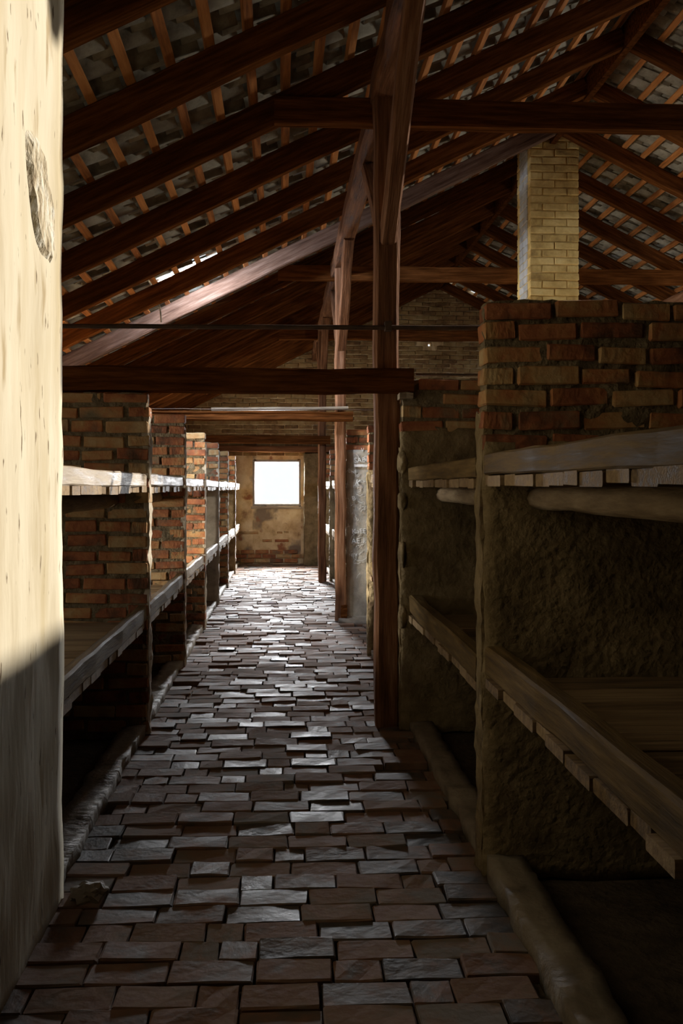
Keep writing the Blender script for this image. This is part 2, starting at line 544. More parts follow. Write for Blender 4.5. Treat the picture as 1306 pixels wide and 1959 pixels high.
# ---- outer walls
mb = MB()
ycut = Y0
for wy, pw in ADDED_BAY_WINDOWS:
    mb.box(XL - 0.3, XL, ycut, wy - 0.4, -0.03, 2.56)
    mb.box(XL - 0.3, XL, wy - 0.4, wy + 0.4, -0.03, 1.0)
    mb.box(XL - 0.3, XL, wy - 0.4, wy + 0.4, 1.9, 2.56)
    ycut = wy + 0.4
mb.box(XL - 0.3, XL, ycut, Y1 + 0.3, -0.03, 2.56)
structure(world_mesh('wall_left', mb.v, mb.f, 'render', base=(XL, 8, 0)))
for k, (wy, pw) in enumerate(ADDED_BAY_WINDOWS):  # frames and panes of the added, unseen left-wall windows
    w_ = structure(world_mesh('window_%d' % (k + 2), *box_vf(XL - 0.16, XL - 0.11, wy - 0.4, wy + 0.4, 1.0, 1.05), 'paint', base=(XL - 0.13, wy, 1.0)))
    for (a, b, c, d) in ((wy - 0.4, wy + 0.4, 1.85, 1.9), (wy - 0.4, wy - 0.35, 1.05, 1.85), (wy + 0.35, wy + 0.4, 1.05, 1.85), (wy - 0.02, wy + 0.02, 1.05, 1.85)):
        world_mesh('window_frame', *box_vf(XL - 0.16, XL - 0.11, a, b, c, d), 'paint', w_)
    for (a, b) in ((wy - 0.35, wy - 0.02), (wy + 0.02, wy + 0.35)):
        world_mesh('pane', *box_vf(XL - 0.138, XL - 0.132, a, b, 1.05, 1.85), 'glass', w_)
mb = MB()
mb.box(XR, XR + 0.3, Y0, 9.1, -0.03, 2.56)
mb.box(XR, XR + 0.3, 10.2, Y1 + 0.3, -0.03, 2.56)
mb.box(XR, XR + 0.3, 9.1, 10.2, 2.0, 2.56)  # wall above the added, unseen doorway
structure(world_mesh('wall_right', mb.v, mb.f, 'render', base=(XR, 8, 0)))


def gable_polys(y0, y1, holes, vent=None):
    """end wall built from prisms around a window hole and a small vent hole."""
    mb = MB()

    def prism(poly):
        n = len(poly)
        vv = [(x, y0, z) for x, z in poly] + [(x, y1, z) for x, z in poly]
        ff = [tuple(range(n)), tuple(reversed(range(n, 2 * n)))]
        for i in range(n):
            j = (i + 1) % n
            ff.append((i, i + n, j + n, j))
        mb.add(vv, ff)
    top = lambda x: under(x) + S2 + 0.10
    if holes:
        hx0, hx1, hz0, hz1 = holes
        prism([(XL, -0.03), (hx0, -0.03), (hx0, 2.3), (XL, 2.3)])
        prism([(hx1, -0.03), (XR, -0.03), (XR, 2.3), (hx1, 2.3)])
        prism([(hx0, -0.03), (hx1, -0.03), (hx1, hz0), (hx0, hz0)])
        prism([(hx0, hz1), (hx1, hz1), (hx1, 2.3), (hx0, 2.3)])
    else:
        prism([(XL, -0.03), (XR, -0.03), (XR, 2.3), (XL, 2.3)])
    if vent:
        vx0, vx1, vz0, vz1 = vent
        prism([(XL, 2.3), (vx0, 2.3), (vx0, top(vx0)), (XL, top(XL))])
        prism([(vx1, 2.3), (XR, 2.3), (XR, top(XR)), (RX, top(RX)), (vx1, top(vx1))])
        prism([(vx0, 2.3), (vx1, 2.3), (vx1, vz0), (vx0, vz0)])
        prism([(vx0, vz1), (vx1, vz1), (vx1, top(vx1)), (vx0, top(vx0))])
    else:
        prism([(XL, 2.3), (XR, 2.3), (XR, top(XR)), (RX, top(RX)), (XL, top(XL))])
    return mb


WX0, WX1, WZ0, WZ1 = -0.555, 0.345, 1.075, 1.945
VENT = (2.74, 2.815, 4.09, 4.165)
mb = gable_polys(Y1, Y1 + 0.3, (WX0, WX1, WZ0, WZ1), VENT)
wall_far = structure(world_mesh('wall_far', mb.v, mb.f, 'far_plaster', base=(RX, Y1, 0)))
tag(wall_far, 'brick gable end wall with plastered foot around the window')
mb = gable_polys(Y0 - 0.3, Y0, None)
structure(world_mesh('wall_near', mb.v, mb.f, 'render', base=(RX, Y0, 0)))

# bricks of the far gable, above the plastered foot
rr = random.Random(21)
gb, rest = [], MB()
z, r = 2.02, 0
while z < 5.2:
    x = XL + (0.125 if r % 2 else 0)
    while x < XR - 0.2:
        cx, cz = x + 0.123, z + 0.034
        if cz + 0.05 < under(cx) + 0.1 and not (VENT[0] - 0.13 < cx < VENT[1] + 0.13 and VENT[2] - 0.05 < cz < VENT[3] + 0.05):
            gb.append((cx, cz))
        x += 0.259
    z += 0.083
    r += 1


def gable_seen(c):
    px, py, d = project(c[0], Y1, c[1])
    return 420 < px < 905 and 560 < py < 835


seen = [c for c in gb if gable_seen(c)]
seen.sort(key=lambda c: abs(c[0] - 1.0) + 0.3 * abs(c[1] - 3))
single = set(seen[:298])
for c in gb:
    me = rr.choice(BRICKS['gable_brick'])
    loc = Vector((c[0], Y1 + 0.045 + rr.uniform(-0.01, 0.006), c[1] + rr.uniform(-.004, .004)))
    rot = (rr.uniform(-.03, .03), rr.uniform(-.02, .02), rr.uniform(-.03, .03))
    if c in single:
        link('brick', me, loc, wall_far, rot=rot)
    else:
        rest.add_mesh(me, Matrix.LocRotScale(loc, __import__('mathutils').Euler(rot), None))
o = world_mesh('gable_bricks', rest.v, rest.f, 'gable_brick', wall_far)
o['kind'] = 'stuff'


def px_to_gable(px, py, yy=Y1):
    t = (px - 653) / F_PX
    c, s = math.cos(YAW), math.sin(YAW)
    x = yy * (t * c + s) / (c - t * s)
    d = yy * c + x * s
    return x, 1.45 + (930 - py) * d / F_PX


# exposed red bricks low on the plaster
low = [(452, 494, 1017, 1022), (530, 540, 1017, 1021), (543, 552, 1017, 1019), (502, 520, 1032, 1037), (526, 552, 1032, 1037)]
for (a, b, t, bt) in low:
    x0, z1 = px_to_gable(a, t)
    x1, z0 = px_to_gable(b, bt)
    link('brick', BRICKS['brick'][1], ((x0 + x1) / 2, Y1 + 0.045, (z0 + z1) / 2), wall_far, scale=((x1 - x0) / 0.246, 1, max(0.5, (z1 - z0) / 0.068)))
for r_ in range(3):
    for k in range(5):
        x = -0.92 + k * 0.27 + (0.13 if r_ % 2 else 0)
        link('brick', BRICKS['brick'][(k * 2 + r_) % 6], (x, Y1 + 0.03 - 0.02 * rr.random(), 0.06 + r_ * 0.083), wall_far, rot=(0, rr.uniform(-.03, .03), 0))
# pier on the right of the window recess, and the timber lintel
v, f = rough_box(0.40, 0.98, Y1 - 0.34, Y1 + 0.02, -0.03, 2.05, step=0.09, amp=0.012)
pier = structure(world_mesh('wall_pier', v, f, 'render', base=(0.69, Y1 - 0.16, 0)))
tag(pier, 'narrow rendered pier right of the far window')
structure(tag(timber('trim_1', (-1.2, Y1 - 0.2, 2.135), (1.0, Y1 - 0.2, 2.125), 0.28, 0.11, 'post_wood', seed=5), 'timber lintel across the far window recess'))

# ---- far window
win = structure(world_mesh('window_1', *box_vf(WX0, WX1, Y1 + 0.02, Y1 + 0.07, WZ0, WZ0 + 0.045), 'paint', base=((WX0 + WX1) / 2, Y1 + 0.05, WZ0)))
tag(win, 'small bright window at the end of the aisle')
for (a, b, c, d) in ((WX0, WX1, WZ1 - 0.04, WZ1), (WX0, WX0 + 0.04, WZ0 + 0.045, WZ1 - 0.04), (WX1 - 0.04, WX1, WZ0 + 0.045, WZ1 - 0.04)):
    world_mesh('window_frame', *box_vf(a, b, Y1 + 0.02, Y1 + 0.07, c, d), 'paint', win)
world_mesh('window_sill', *box_vf(WX0 - 0.03, WX1 + 0.03, Y1 - 0.03, Y1 + 0.02, WZ0 - 0.05, WZ0 - 0.005), 'grey_wood', win)
world_mesh('pane', *box_vf(WX0 + 0.04, WX1 - 0.04, Y1 + 0.04, Y1 + 0.045, WZ0 + 0.045, WZ1 - 0.04), 'glass', win)
for (a, b) in ((WX0, WZ1), (WX1 - 0.08, WZ1), (WX0 + 0.2, WZ0 - 0.005), (WX1 - 0.06, WZ0 - 0.005)):
    world_mesh('latch', *box_vf(a + 0.02, a + 0.06, Y1 + 0.0, Y1 + 0.025, b - 0.02, b + 0.015), 'iron', win)

# ---- plastered wall at the left edge of the picture
v, f = rough_box(XL, -0.77, Y0 + 0.01, 3.54, -0.03, 3.62, step=0.075, amp=0.009, freq=4.0)
v = [(a, b, min(c, under(a) - 0.01)) for a, b, c in v]
wall_plaster = structure(world_mesh('wall_left_front', v, f, 'plaster', base=(-0.77, 3.0, 0), smooth=True))
tag(wall_plaster, 'tall cream limewashed plaster wall at the left edge')
# flaked patch: irregular slab with a ragged rim
rr = random.Random(5)
vv, ff = [], []
cy, cz = 3.20, 2.36
nr, na = 7, 36
for i in range(nr + 1):
    for j in range(na):
        a = 2 * math.pi * j / na
        r_ = i / nr
        rim = 1 + 0.16 * noise.noise(Vector((math.cos(a) * 1.6, math.sin(a) * 1.6, 4)))
        ly, lz = 0.17 * r_ * rim * math.cos(a), 0.20 * r_ * rim * math.sin(a)
        yy, zz = ly * 0.93 + lz * -0.30, lz * 0.95 - ly * 0.25
        dep = (0.003 + 0.008 * noise.noise(Vector((ly * 22, lz * 22, 1)))) if i < nr else -0.014
        vv.append((-0.757 + dep, cy + yy, cz + zz))
for i in range(nr):
    for j in range(na):
        ff.append((i * na + j, i * na + (j + 1) % na, (i + 1) * na + (j + 1) % na, (i + 1) * na + j))
world_mesh('flaked_patch', vv, ff, 'patch', wall_plaster)


# ---- roof: rafters, battens, tiles (two slopes)
RAFT_Y = [4.18 + 1.0233 * n for n in range(-5, 15)]
LEN_L = (RX - (XL - 0.35)) / math.cos(ALPHA)


def tile_mesh(seed):
    rr = random.Random(seed)
    l, w, th, amp = 0.305, 0.25, 0.016, 0.026
    n = 8
    v, f = [], []
    for layer in (0, 1):
        for i in range(3):
            for j in range(n + 1):
                t = j / n
                z = amp * math.sin(t * 2 * math.pi + 0.4) + (0 if layer == 0 else th) + 0.002 * rr.uniform(-1, 1)
                v.append(((i / 2 - 0.5) * l, (t - 0.5) * w, z))
    m_ = 3 * (n + 1)
    ix = lambda L_, i, j: L_ * m_ + i * (n + 1) + j
    for i in range(2):
        for j in range(n):
            f.append((ix(1, i, j), ix(1, i + 1, j), ix(1, i + 1, j + 1), ix(1, i, j + 1)))
            f.append((ix(0, i, j), ix(0, i, j + 1), ix(0, i + 1, j + 1), ix(0, i + 1, j)))
    for j in range(n):
        f.append((ix(0, 0, j), ix(1, 0, j), ix(1, 0, j + 1), ix(0, 0, j + 1)))
        f.append((ix(0, 2, j), ix(0, 2, j + 1), ix(1, 2, j + 1), ix(1, 2, j)))
    return mesh('roof_tile', v, f, 'tile', smooth=True)


TILES = [tile_mesh(60 + i) for i in range(4)]
RAFT_MESH = [timber_mesh('rafter', LEN_L, 0.095, 0.17, 'dark_wood', 80 + i, jit=0.005, cham=0.008, step=0.5) for i in range(4)]
BAT_MESH = [timber_mesh('batten', Y1 - Y0, 0.052, 0.036, 'batten', 90 + i, jit=0.003, cham=0.003, step=0.5) for i in range(4)]


def roof(side):
    sgn = -1 if side == 'left' else 1
    name = 'ceiling_' + side
    # ridge board half carries the slope
    xr = RX + sgn * 0.02
    mb = MB()
    mb.box(min(RX, RX + sgn * 0.03), max(RX, RX + sgn * 0.03), Y0, Y1, RZ - 0.03, RZ + S2)
    root = structure(world_mesh(name, mb.v, mb.f, 'dark_wood', base=(RX, 8, RZ)))
    tag(root, 'open tiled roof slope with dark rafters, %s of the ridge' % side)
    off = S2 / 2
    for i, yy in enumerate(RAFT_Y):
        def at(x):
            return (x, yy, under(x) + off)
        xe = XL - 0.35 if sgn < 0 else XR + 0.35
        cuts = [q / 50 for q in range(int(2.95 * 50), int(8.6 * 50)) if added_sun_opening(q / 50, yy)] if sgn > 0 else []
        if cuts:
            a, b = min(cuts), max(cuts)
            timber('rafter', at(RX + 0.03), at(a - 0.02), 0.095, 0.17, 'dark_wood', root, seed=i)
            timber('rafter', at(b + 0.1), at(xe), 0.095, 0.17, 'dark_wood', root, seed=i + 30)
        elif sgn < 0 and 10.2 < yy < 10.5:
            timber('rafter', at(RX + sgn * 0.03), at(xe), 0.095, 0.17, 'gap_lit_rafter', root, seed=i)['label'] = 'rafter by the roof gap, its light put into paler wood'
        else:
            timber('rafter', at(RX + sgn * 0.03), at(xe), 0.095, 0.17, 'dark_wood', root, me=RAFT_MESH[i % 4])
    # battens every 0.2 m and the tile courses they carry
    n_course = int((RX - XL + 0.3) / 0.2)
    tl = []
    for k in range(n_course):
        x = RX + sgn * (0.09 + 0.2 * k)
        zb = under(x) + S2 + 0.018
        opn = [q / 10 for q in range(0, 180) if sgn > 0 and added_sun_opening(x, q / 10)]
        tilt = sgn * 0.5
        upv = Vector((sgn * TAN, 0, 1))
        if opn:
            a, b = min(opn) - 0.12, max(opn) + 0.12
            timber('batten', (x, Y0, zb), (x, a, zb), 0.052, 0.036, 'batten', root, seed=k, up=upv, step=0.6, cham=0.003, jit=0.003)
            timber('batten', (x, b, zb), (x, Y1, zb), 0.052, 0.036, 'batten', root, seed=k + 70, up=upv, step=0.6, cham=0.003, jit=0.003)
        else:
            timber('batten', (x, Y0, zb), (x, Y1, zb), 0.052, 0.036, 'batten', root, up=upv, me=BAT_MESH[k % 4])
        yy = Y0 + (0.11 if k % 2 else 0)
        while yy < Y1:
            if not (sgn > 0 and added_sun_opening(x + 0.05, yy)) and not (sgn < 0 and -1.32 < x < -0.75 and 9.36 < yy < 9.62):
                tl.append((x, yy, under(x) + S2 + 0.075))
            yy += 0.228
    rr = random.Random(11 if sgn < 0 else 12)

    def vis(t):
        px, py, d = project(*t)
        return t[1] > 2 and 110 < px < 1320 and -30 < py < 760
    good = sorted([t for t in tl if vis(t)], key=lambda t: project(*t)[2])
    single = set(good[:298])
    rest = MB()
    for t in tl:
        rot = (rr.uniform(-.035, .035), -(ALPHA - 0.085 + rr.uniform(-.03, .03)), (0 if sgn < 0 else math.pi) + rr.uniform(-.05, .05))
        loc = Vector(t) + Vector((0, rr.uniform(-.008, .008), rr.uniform(-.004, .008)))
        me = rr.choice(TILES)
        if t in single:
            link('roof_tile', me, loc, root, rot=rot)
        else:
            rest.add_mesh(me, Matrix.LocRotScale(loc, __import__('mathutils').Euler(rot), None))
    o = world_mesh('roof_tiles', rest.v, rest.f, 'tile', root, smooth=True)
    o['kind'] = 'stuff'
    return root


roof_l = roof('left')
roof_r = roof('right')
# ridge tiles close the apex
mb = MB()
for i in range(int((Y1 - Y0) / 0.3)):
    y_ = Y0 + i * 0.3
    vv, ff = [], []
    for s_ in (0, 1):
        for j in range(7):
            a = math.pi * j / 6
            vv.append((RX + 0.17 * math.cos(a), y_ + s_ * 0.33, RZ + S2 + 0.02 + 0.11 * math.sin(a) + 0.015 * s_))
    for j in range(6):
        ff.append((j, j + 1, j + 8, j + 7))
    mb.add(vv, ff)
o = world_mesh('ridge_tiles', mb.v, mb.f, 'tile', roof_l, smooth=True)
o['kind'] = 'stuff'

# ================================================================== TIMBER FRAME
POSTS = [(0.632, 6.04), (0.625, 10.72), (0.60, 15.1)]
PZ0, PZ1 = 3.80, 3.965
ordn = ['nearest', 'second', 'farthest']
for sx, side in ((0, 'left'), (1, 'right')):
    mirror = (lambda x: x) if sx == 0 else (lambda x: 2 * RX - x)
    lab = 'hewn purlin above the aisle posts, left roof slope' if sx == 0 else 'hewn purlin carrying the right roof slope behind the chimney'
    tag(timber('purlin', (mirror(0.62), 0.3, (PZ0 + PZ1) / 2), (mirror(0.62), Y1, (PZ0 + PZ1) / 2), 0.15, PZ1 - PZ0, 'post_wood', seed=3 + sx, cham=0.018, jit=0.007, step=0.3), lab, 'beam')
    for i, (x, yy) in enumerate(POSTS):
        w = [0.15, 0.115, 0.12][i]
        where = ['in front of the long tie beam', 'beside the scratched grey partition', 'standing black before the far window'][i]
        lb = ('%s timber roof post right of the aisle, %s' % (ordn[i], where)) if sx == 0 else ('%s timber post under the right roof slope' % ordn[i])
        t = thing('roof_post', (mirror(x), yy, 0), lb, 'post', 'timber roof posts')
        timber('shaft', (mirror(x), yy, -0.02), (mirror(x), yy, PZ0 + 0.01), w, w, 'post_wood', t, seed=20 + i + sx * 9, cham=0.02, jit=0.006, step=0.25)
        for dy in (-1, 1):
            timber('brace', (mirror(x + 0.01), yy + dy * 0.03, 2.95), (mirror(x + 0.005), yy + dy * 1.30, PZ0 + 0.03), 0.10, 0.12, 'post_wood', t, seed=40 + i + dy, cham=0.014, jit=0.005)
        if i == 1 and sx == 0:
            v, f = rough_box(x + 0.0, x + 0.068, yy - 0.068, yy + 0.06, 0.0, 0.17, step=0.03, amp=0.012, freq=16)
            world_mesh('rotten_foot', v, f, 'dark_wood', t)
for i, (x, yy) in enumerate(POSTS):
    lb = ['lower edge of the collar beam crossing high in front of the chimney', 'collar beam crossing behind the chimney, above the second post', 'far collar beam crossing in front of the gable wall'][i]
    if i == 0: lb = 'nearest collar beam crossing high at the top right'
    cy_, cz_ = (yy + 0.135, 3.775) if i != 1 else (11.225, 3.855)
    timber_o = timber('collar_beam', (-0.05, cy_, cz_), (2 * RX + 0.05 if i else 2.97, cy_, cz_), 0.11, 0.165, 'dark_wood', seed=50 + i, cham=0.01, jit=0.006)
    tag(timber_o, lb, 'beam', 'collar beams')

tag(timber('added_strut', (RX, 6.175, 3.70), (RX, 6.175, RZ + 0.1), 0.1, 0.1, 'dark_wood', seed=77), 'added strut from the ridge holding the cut-short nearest collar beam', 'strut')  # added out of view; holds the collar cut short to drop its shadow
t1 = timber('tie_beam', (XL, 5.885, 2.085), (0.775, 5.885, 2.072), 0.135, 0.142, 'dark_wood', seed=61, cham=0.012, jit=0.006, step=0.25)
tag(t1, 'long dark tie beam crossing the aisle in front of the nearest post', 'beam', 'tie beams')
t2 = timber('tie_beam', (XL, 10.60, 2.20), (0.75, 10.60, 2.195), 0.13, 0.10, 'dark_wood', seed=62, cham=0.012, jit=0.006, step=0.25)
tag(t2, 'second tie beam with a loose pale board lying on it', 'beam', 'tie beams')
t3 = timber('tie_beam', (XL, 14.98, 2.155), (0.72, 14.98, 2.15), 0.13, 0.12, 'dark_wood', seed=63, cham=0.012, jit=0.006, step=0.25)
tag(t3, 'farthest tie beam, just in front of the window lintel', 'beam', 'tie beams')
tag(timber('loose_board', (-0.75, 10.60, 2.262), (0.70, 10.60, 2.285), 0.11, 0.028, 'grey_wood', seed=64, cham=0.004, jit=0.002), 'pale weathered board lying along the second tie beam', 'board')
tag(timber('timber_block', (0.69, 5.885, 1.985), (0.77, 5.885, 1.985), 0.12, 0.035, 'grey_wood', seed=65, cham=0.004), 'small timber packing block under the end of the long tie beam', 'block')
# slim iron bar across the aisle
t = thing('iron_bar', (0, 5.93, 2.40), 'thin dark iron bar spanning the aisle above the long tie beam', 'bar')
link('rod', pole_mesh('rod', 7.75, 0.014, 0.014, 'iron', 66, sides=8, jit=0.001), (-2.55, 5.93, 2.385), t, quat=along((-2.55, 5.93, 2.385), (5.2, 5.93, 2.425)))
for xx in (0.632, 2 * RX - 0.632):
    world_mesh('bracket', *box_vf(xx - 0.02, xx + 0.02, 5.90, 5.98, 2.38, 2.435), 'iron', t)
world_mesh('bracket', *box_vf(-2.57, -2.53, 5.9, 6.2, 2.36, 2.47), 'iron', t)
# hanging cord on the rafter
pts = [Vector((-1.135, 9.24, 3.125)), Vector((-1.12, 9.235, 3.06)), Vector((-1.115, 9.235, 2.96))]
t = thing('cord', pts[-1], 'short pale cord hanging from a rafter under the roof gap', 'cord')
for a, b in zip(pts, pts[1:]):
    link('strand', pole_mesh('strand', (b - a).length, 0.007, 0.007, 'string', 2, sides=6, jit=0.001), a, t, quat=along(a, b))


# ================================================================== BRICK PARTITIONS
def partition(side, x_end, y_near, z_top, z_brick, label, singles=True, mat='brick', coat='render', depth=2.0, notch=None, smear=0.0, seed=1, name='brick_partition'):
    """half-brick-thick partition from the aisle edge to the bunk's back; bricks above z_brick, rough render below."""
    rr = random.Random(seed)
    sgn = -1 if side == 'left' else 1
    t = thing(name, (x_end + sgn * 0.5, y_near + THICK / 2, 0), label, 'partition', 'brick bunk partitions %s of the aisle' % side)
    xb = x_end + sgn * depth
    x0, x1 = sorted((x_end, xb))
    ya, yb = y_near, y_near + THICK
    # mortar core
    e = 0.011
    v, f = rough_box(x0 + (e if sgn > 0 else 0), x1 - (e if sgn < 0 else 0), ya + e, yb - e, max(-0.02, z_brick - 0.05), z_top - 0.012, step=0.036, amp=0.0125, freq=15, seed=seed)
    world_mesh('mortar', v, f, 'mortar', t)
    if z_brick > 0.1:
        v, f = rough_box(x0, x1, ya - 0.004, yb + 0.004, -0.02, z_brick, step=0.05, amp=0.014, freq=7, seed=seed + 3)
        world_mesh('render_coat', v, f, coat, t, smooth=True)
    # smear of render over the end facing the aisle
    if smear:
        ex = sorted((x_end - sgn * 0.004, x_end + sgn * 0.03))
        v, f = rough_box(ex[0], ex[1], ya + 0.012, yb - 0.004, 0.0, z_top - smear, step=0.03, amp=0.013, freq=11, seed=seed + 9)
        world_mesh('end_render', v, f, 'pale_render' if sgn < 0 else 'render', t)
    rest = MB()
    z = z_top - 0.083 * math.ceil((z_top - z_brick) / 0.083) + 0.006
    r_ = 0
    while z < z_top - 0.03:
        if z + 0.068 > z_brick - 0.02 and z > -0.03:
            d = 0.0
            first = True
            while d < depth - 0.03:
                ln = 0.246
                if first and r_ % 2:
                    ln = 0.118
                first = False
                ln = min(ln * rr.choice([0.92, 0.97, 1.0, 1.04, 0.75]), depth - d)
                if ln > 0.05 and not (notch and d < notch[0] and z > notch[1]):
                    cx = x_end + sgn * (d + ln / 2 + rr.uniform(-0.007, 0.007) * (1 if d < 0.01 else 0.4))
                    loc = Vector((cx, y_near + THICK / 2 + rr.uniform(-.009, .009), z + 0.034 + rr.uniform(-.006, .006) + 0.008 * noise.noise(Vector((cx * 2.1, z * 3, seed)))))
                    rot = (rr.uniform(-.045, .045), rr.uniform(-.04, .04), rr.uniform(-.03, .03) + (math.pi if rr.random() < .5 else 0))
                    scl = (ln / 0.246 * 0.98, rr.uniform(0.94, 1.05), rr.uniform(0.84, 1.0))
                    me = rr.choice(BRICKS[mat])
                    if singles:
                        link('brick', me, loc, t, rot=rot, scale=scl)
                    else:
                        rest.add_mesh(me, Matrix.LocRotScale(loc, __import__('mathutils').Euler(rot), Vector(scl)))
                d += ln + 0.012
        z += 0.083
        r_ += 1
    if rest.v:
        o = world_mesh('bricks', rest.v, rest.f, mat, t)
        o['kind'] = 'stuff'
    return t


LY = [5.84, 7.99, 10.10, 12.20, 14.30, 16.50]
LZ = [2.005, 2.025, 2.0, 1.995, 1.96, 1.965]
nth = ['first', 'second', 'third', 'fourth', 'fifth', 'sixth']
for i, (yy, zt) in enumerate(zip(LY, LZ)):
    lb = '%s brick bunk partition from the plaster wall, left of the aisle' % nth[i]
    partition('left', AL, yy, zt, [0.0, 0.0, 0.0, 1.45, 0.0, 1.45][i], lb, singles=i < 4, seed=100 + i, depth=2.02, coat='grey_render' if i == 3 else 'render', smear=0.12)
RY = [1.55, 3.66, 5.88, 8.44, 10.75, 12.9, 15.05, 17.2]
RZT = [2.12, 2.153, 2.10, 1.985, 2.075, 2.02, 2.02, 2.0]
RXE = [0.75, 0.748, 0.705, 0.732, 0.692, 0.73, 0.72, 0.72]
RB = [1.6, 1.62, 1.80, 1.62, 1.845, 1.6, 1.6, 1.6]
RL = ['brick partition at the right edge, close beside the viewer', 'large dark brick partition in the right foreground',
      'partition behind the nearest post with bricks above lumpy render', 'partition with orange top bricks, glimpsed just right of the scratched grey one',
      'grey rendered partition covered in scratched graffiti', 'partition behind the second post, right of the aisle',
      'dark partition beside the farthest post', 'last partition right of the aisle near the far window']
RP = []
for i in range(8):
    RP.append(partition('right', RXE[i], RY[i], RZT[i], RB[i], RL[i], singles=1 <= i <= 4, seed=130 + i, depth=1.95 if i == 4 else 2.02,
                        coat='grey_render' if i == 4 else 'render', notch=(0.09, 1.93) if i == 2 else None, smear=0.42))
# lumps of render squeezed out beside the nearest post
rr = random.Random(9)
for (px, py, w, h) in ((757, 885, 0.03, 0.075), (758, 958, 0.028, 0.06), (755, 1060, 0.025, 0.10), (757, 1180, 0.028, 0.09)):
    x, z = 0.715, 1.45 + (930 - py) * 5.95 / F_PX
    bm = bmesh.new()
    bmesh.ops.create_icosphere(bm, subdivisions=3, radius=1.0)
    vv = []
    for q in bm.verts:
        n_ = 1 + 0.28 * noise.noise(q.co * 1.6 + Vector((py, 0, 0)))
        vv.append((x + q.co.x * w * n_, 5.905 + q.co.y * 0.06 * n_, z + q.co.z * h * n_))
    ff = [tuple(c.index for c in p_.verts) for p_ in bm.faces]
    bm.free()
    world_mesh('render_lump', vv, ff, 'render', RP[2], smooth=True)

# graffiti scratched in the grey partition
g = RP[4]
GY = RY[4] - 0.022


def g_point(px, py):
    t = (px - 653) / F_PX
    c, s = math.cos(YAW), math.sin(YAW)
    x = GY * (t * c + s) / (c - t * s)
    d = GY * c + x * s
    return x, 1.45 + (930 - py) * d / F_PX


def scratch_text(body, px, py, size, rot=0.0):
    cu = bpy.data.curves.new('scratched_text', 'FONT')
    cu.body = body
    cu.size = size
    cu.extrude = 0.002
    cu.offset = -0.0008
    tmp = bpy.data.objects.new('scratched_text', cu)
    me = bpy.data.meshes.new_from_object(tmp)
    bpy.data.objects.remove(tmp)
    me.materials.clear()
    me.materials.append(M['chalk'])
    x, z = g_point(px, py)
    o = link('scratched_text', me, (x, GY, z), g, rot=(math.pi / 2, -rot, 0))
    return o


scratch_text('SABI', 677, 885, 0.075, 0.05)
scratch_text('Z', 697, 882, 0.075, 0.2)
scratch_text('b', 666, 904, 0.07, 0.0)
scratch_text('nd', 672, 906, 0.055, 0.15)
scratch_text('agl', 679, 912, 0.045, 0.2)
scratch_text('K', 678, 927, 0.09, -0.3)
scratch_text('B', 674, 958, 0.07, 0.25)
scratch_text('KaEE', 673, 1021, 0.075, 0.04)
scratch_text('AE 1', 672, 1040, 0.08, 0.05)
scratch_text('NEV', 667, 1065, 0.05, 0.05)
cu_o = scratch_text('V', 690, 864, 0.06, 0)
mb = MB()
for k in range(80):
    px, py = rr.uniform(662, 716), rr.choice([rr.gauss(925, 28), rr.gauss(985, 35), rr.gauss(1060, 20)])
    if not 872 < py < 1110:
        continue
    x, z = g_point(px, py)
    a = rr.uniform(0, math.pi)
    for s_ in range(rr.choice([1, 2, 3])):
        ln = rr.uniform(0.012, 0.04)
        a += rr.uniform(-1.2, 1.2)
        dx, dz = math.cos(a) * ln, math.sin(a) * ln
        nx, nz = -math.sin(a) * 0.0013, math.cos(a) * 0.0013
        vv = [(x + nx, GY - 0.001, z + nz), (x - nx, GY - 0.001, z - nz), (x + dx - nx, GY - 0.001, z + dz - nz), (x + dx + nx, GY - 0.001, z + dz + nz)]
        vv += [(a_, b_ + 0.004, c_) for a_, b_, c_ in vv]
        mb.add(vv, [(0, 1, 2, 3), (7, 6, 5, 4), (0, 4, 5, 1), (1, 5, 6, 2), (2, 6, 7, 3), (3, 7, 4, 0)])
        x, z = x + dx, z + dz
# big drawn oval and the rubbed out word
ox, oz = g_point(688, 1045)
for k in range(40):
    a0, a1 = 2 * math.pi * k / 40, 2 * math.pi * (k + 1) / 40
    q = []
    for a in (a0, a1):
        for r_ in (0.985, 1.0):
            q.append((ox + 0.115 * r_ * math.cos(a), GY - 0.001, oz + 0.16 * r_ * math.sin(a)))
    mb.add([q[0], q[2], q[3], q[1]] + [(a_, b_ + 0.004, c_) for a_, b_, c_ in (q[0], q[2], q[3], q[1])], [(0, 1, 2, 3), (0, 4, 5, 1), (3, 2, 6, 7)])
o = world_mesh('scratch_marks', mb.v, mb.f, 'chalk', g)
o['kind'] = 'stuff'
rx, rz_ = g_point(690, 891)
v, f = rough_box(rx - 0.07, rx + 0.07, GY - 0.001, GY + 0.004, rz_ - 0.012, rz_ + 0.014, step=0.02, amp=0.005, freq=40)
world_mesh('rubbed_out_word', v, f, 'chalk', g)
# rubble at its foot
mb = MB()
v, f = rough_box(0.60, 1.25, 10.45, 10.80, -0.04, 0.035, step=0.05, amp=0.03, freq=8)
rub = world_mesh('rubble_mound', v, f, 'kerb', base=(0.9, 10.6, 0), smooth=True)
tag(rub, 'low mound of crumbled mortar at the graffiti partition foot', 'rubble')

# spine wall behind the right-hand bunks
for k, (ya, yb) in enumerate(((1.5, 8.56), (11.17, Y1))):
    v, f = rough_box(2.74, 2.87, ya, yb, -0.03, 2.08, step=0.3, amp=0.01)
    structure(world_mesh('wall_spine', v, f, 'render', base=(2.8, (ya + yb) / 2, 0)))

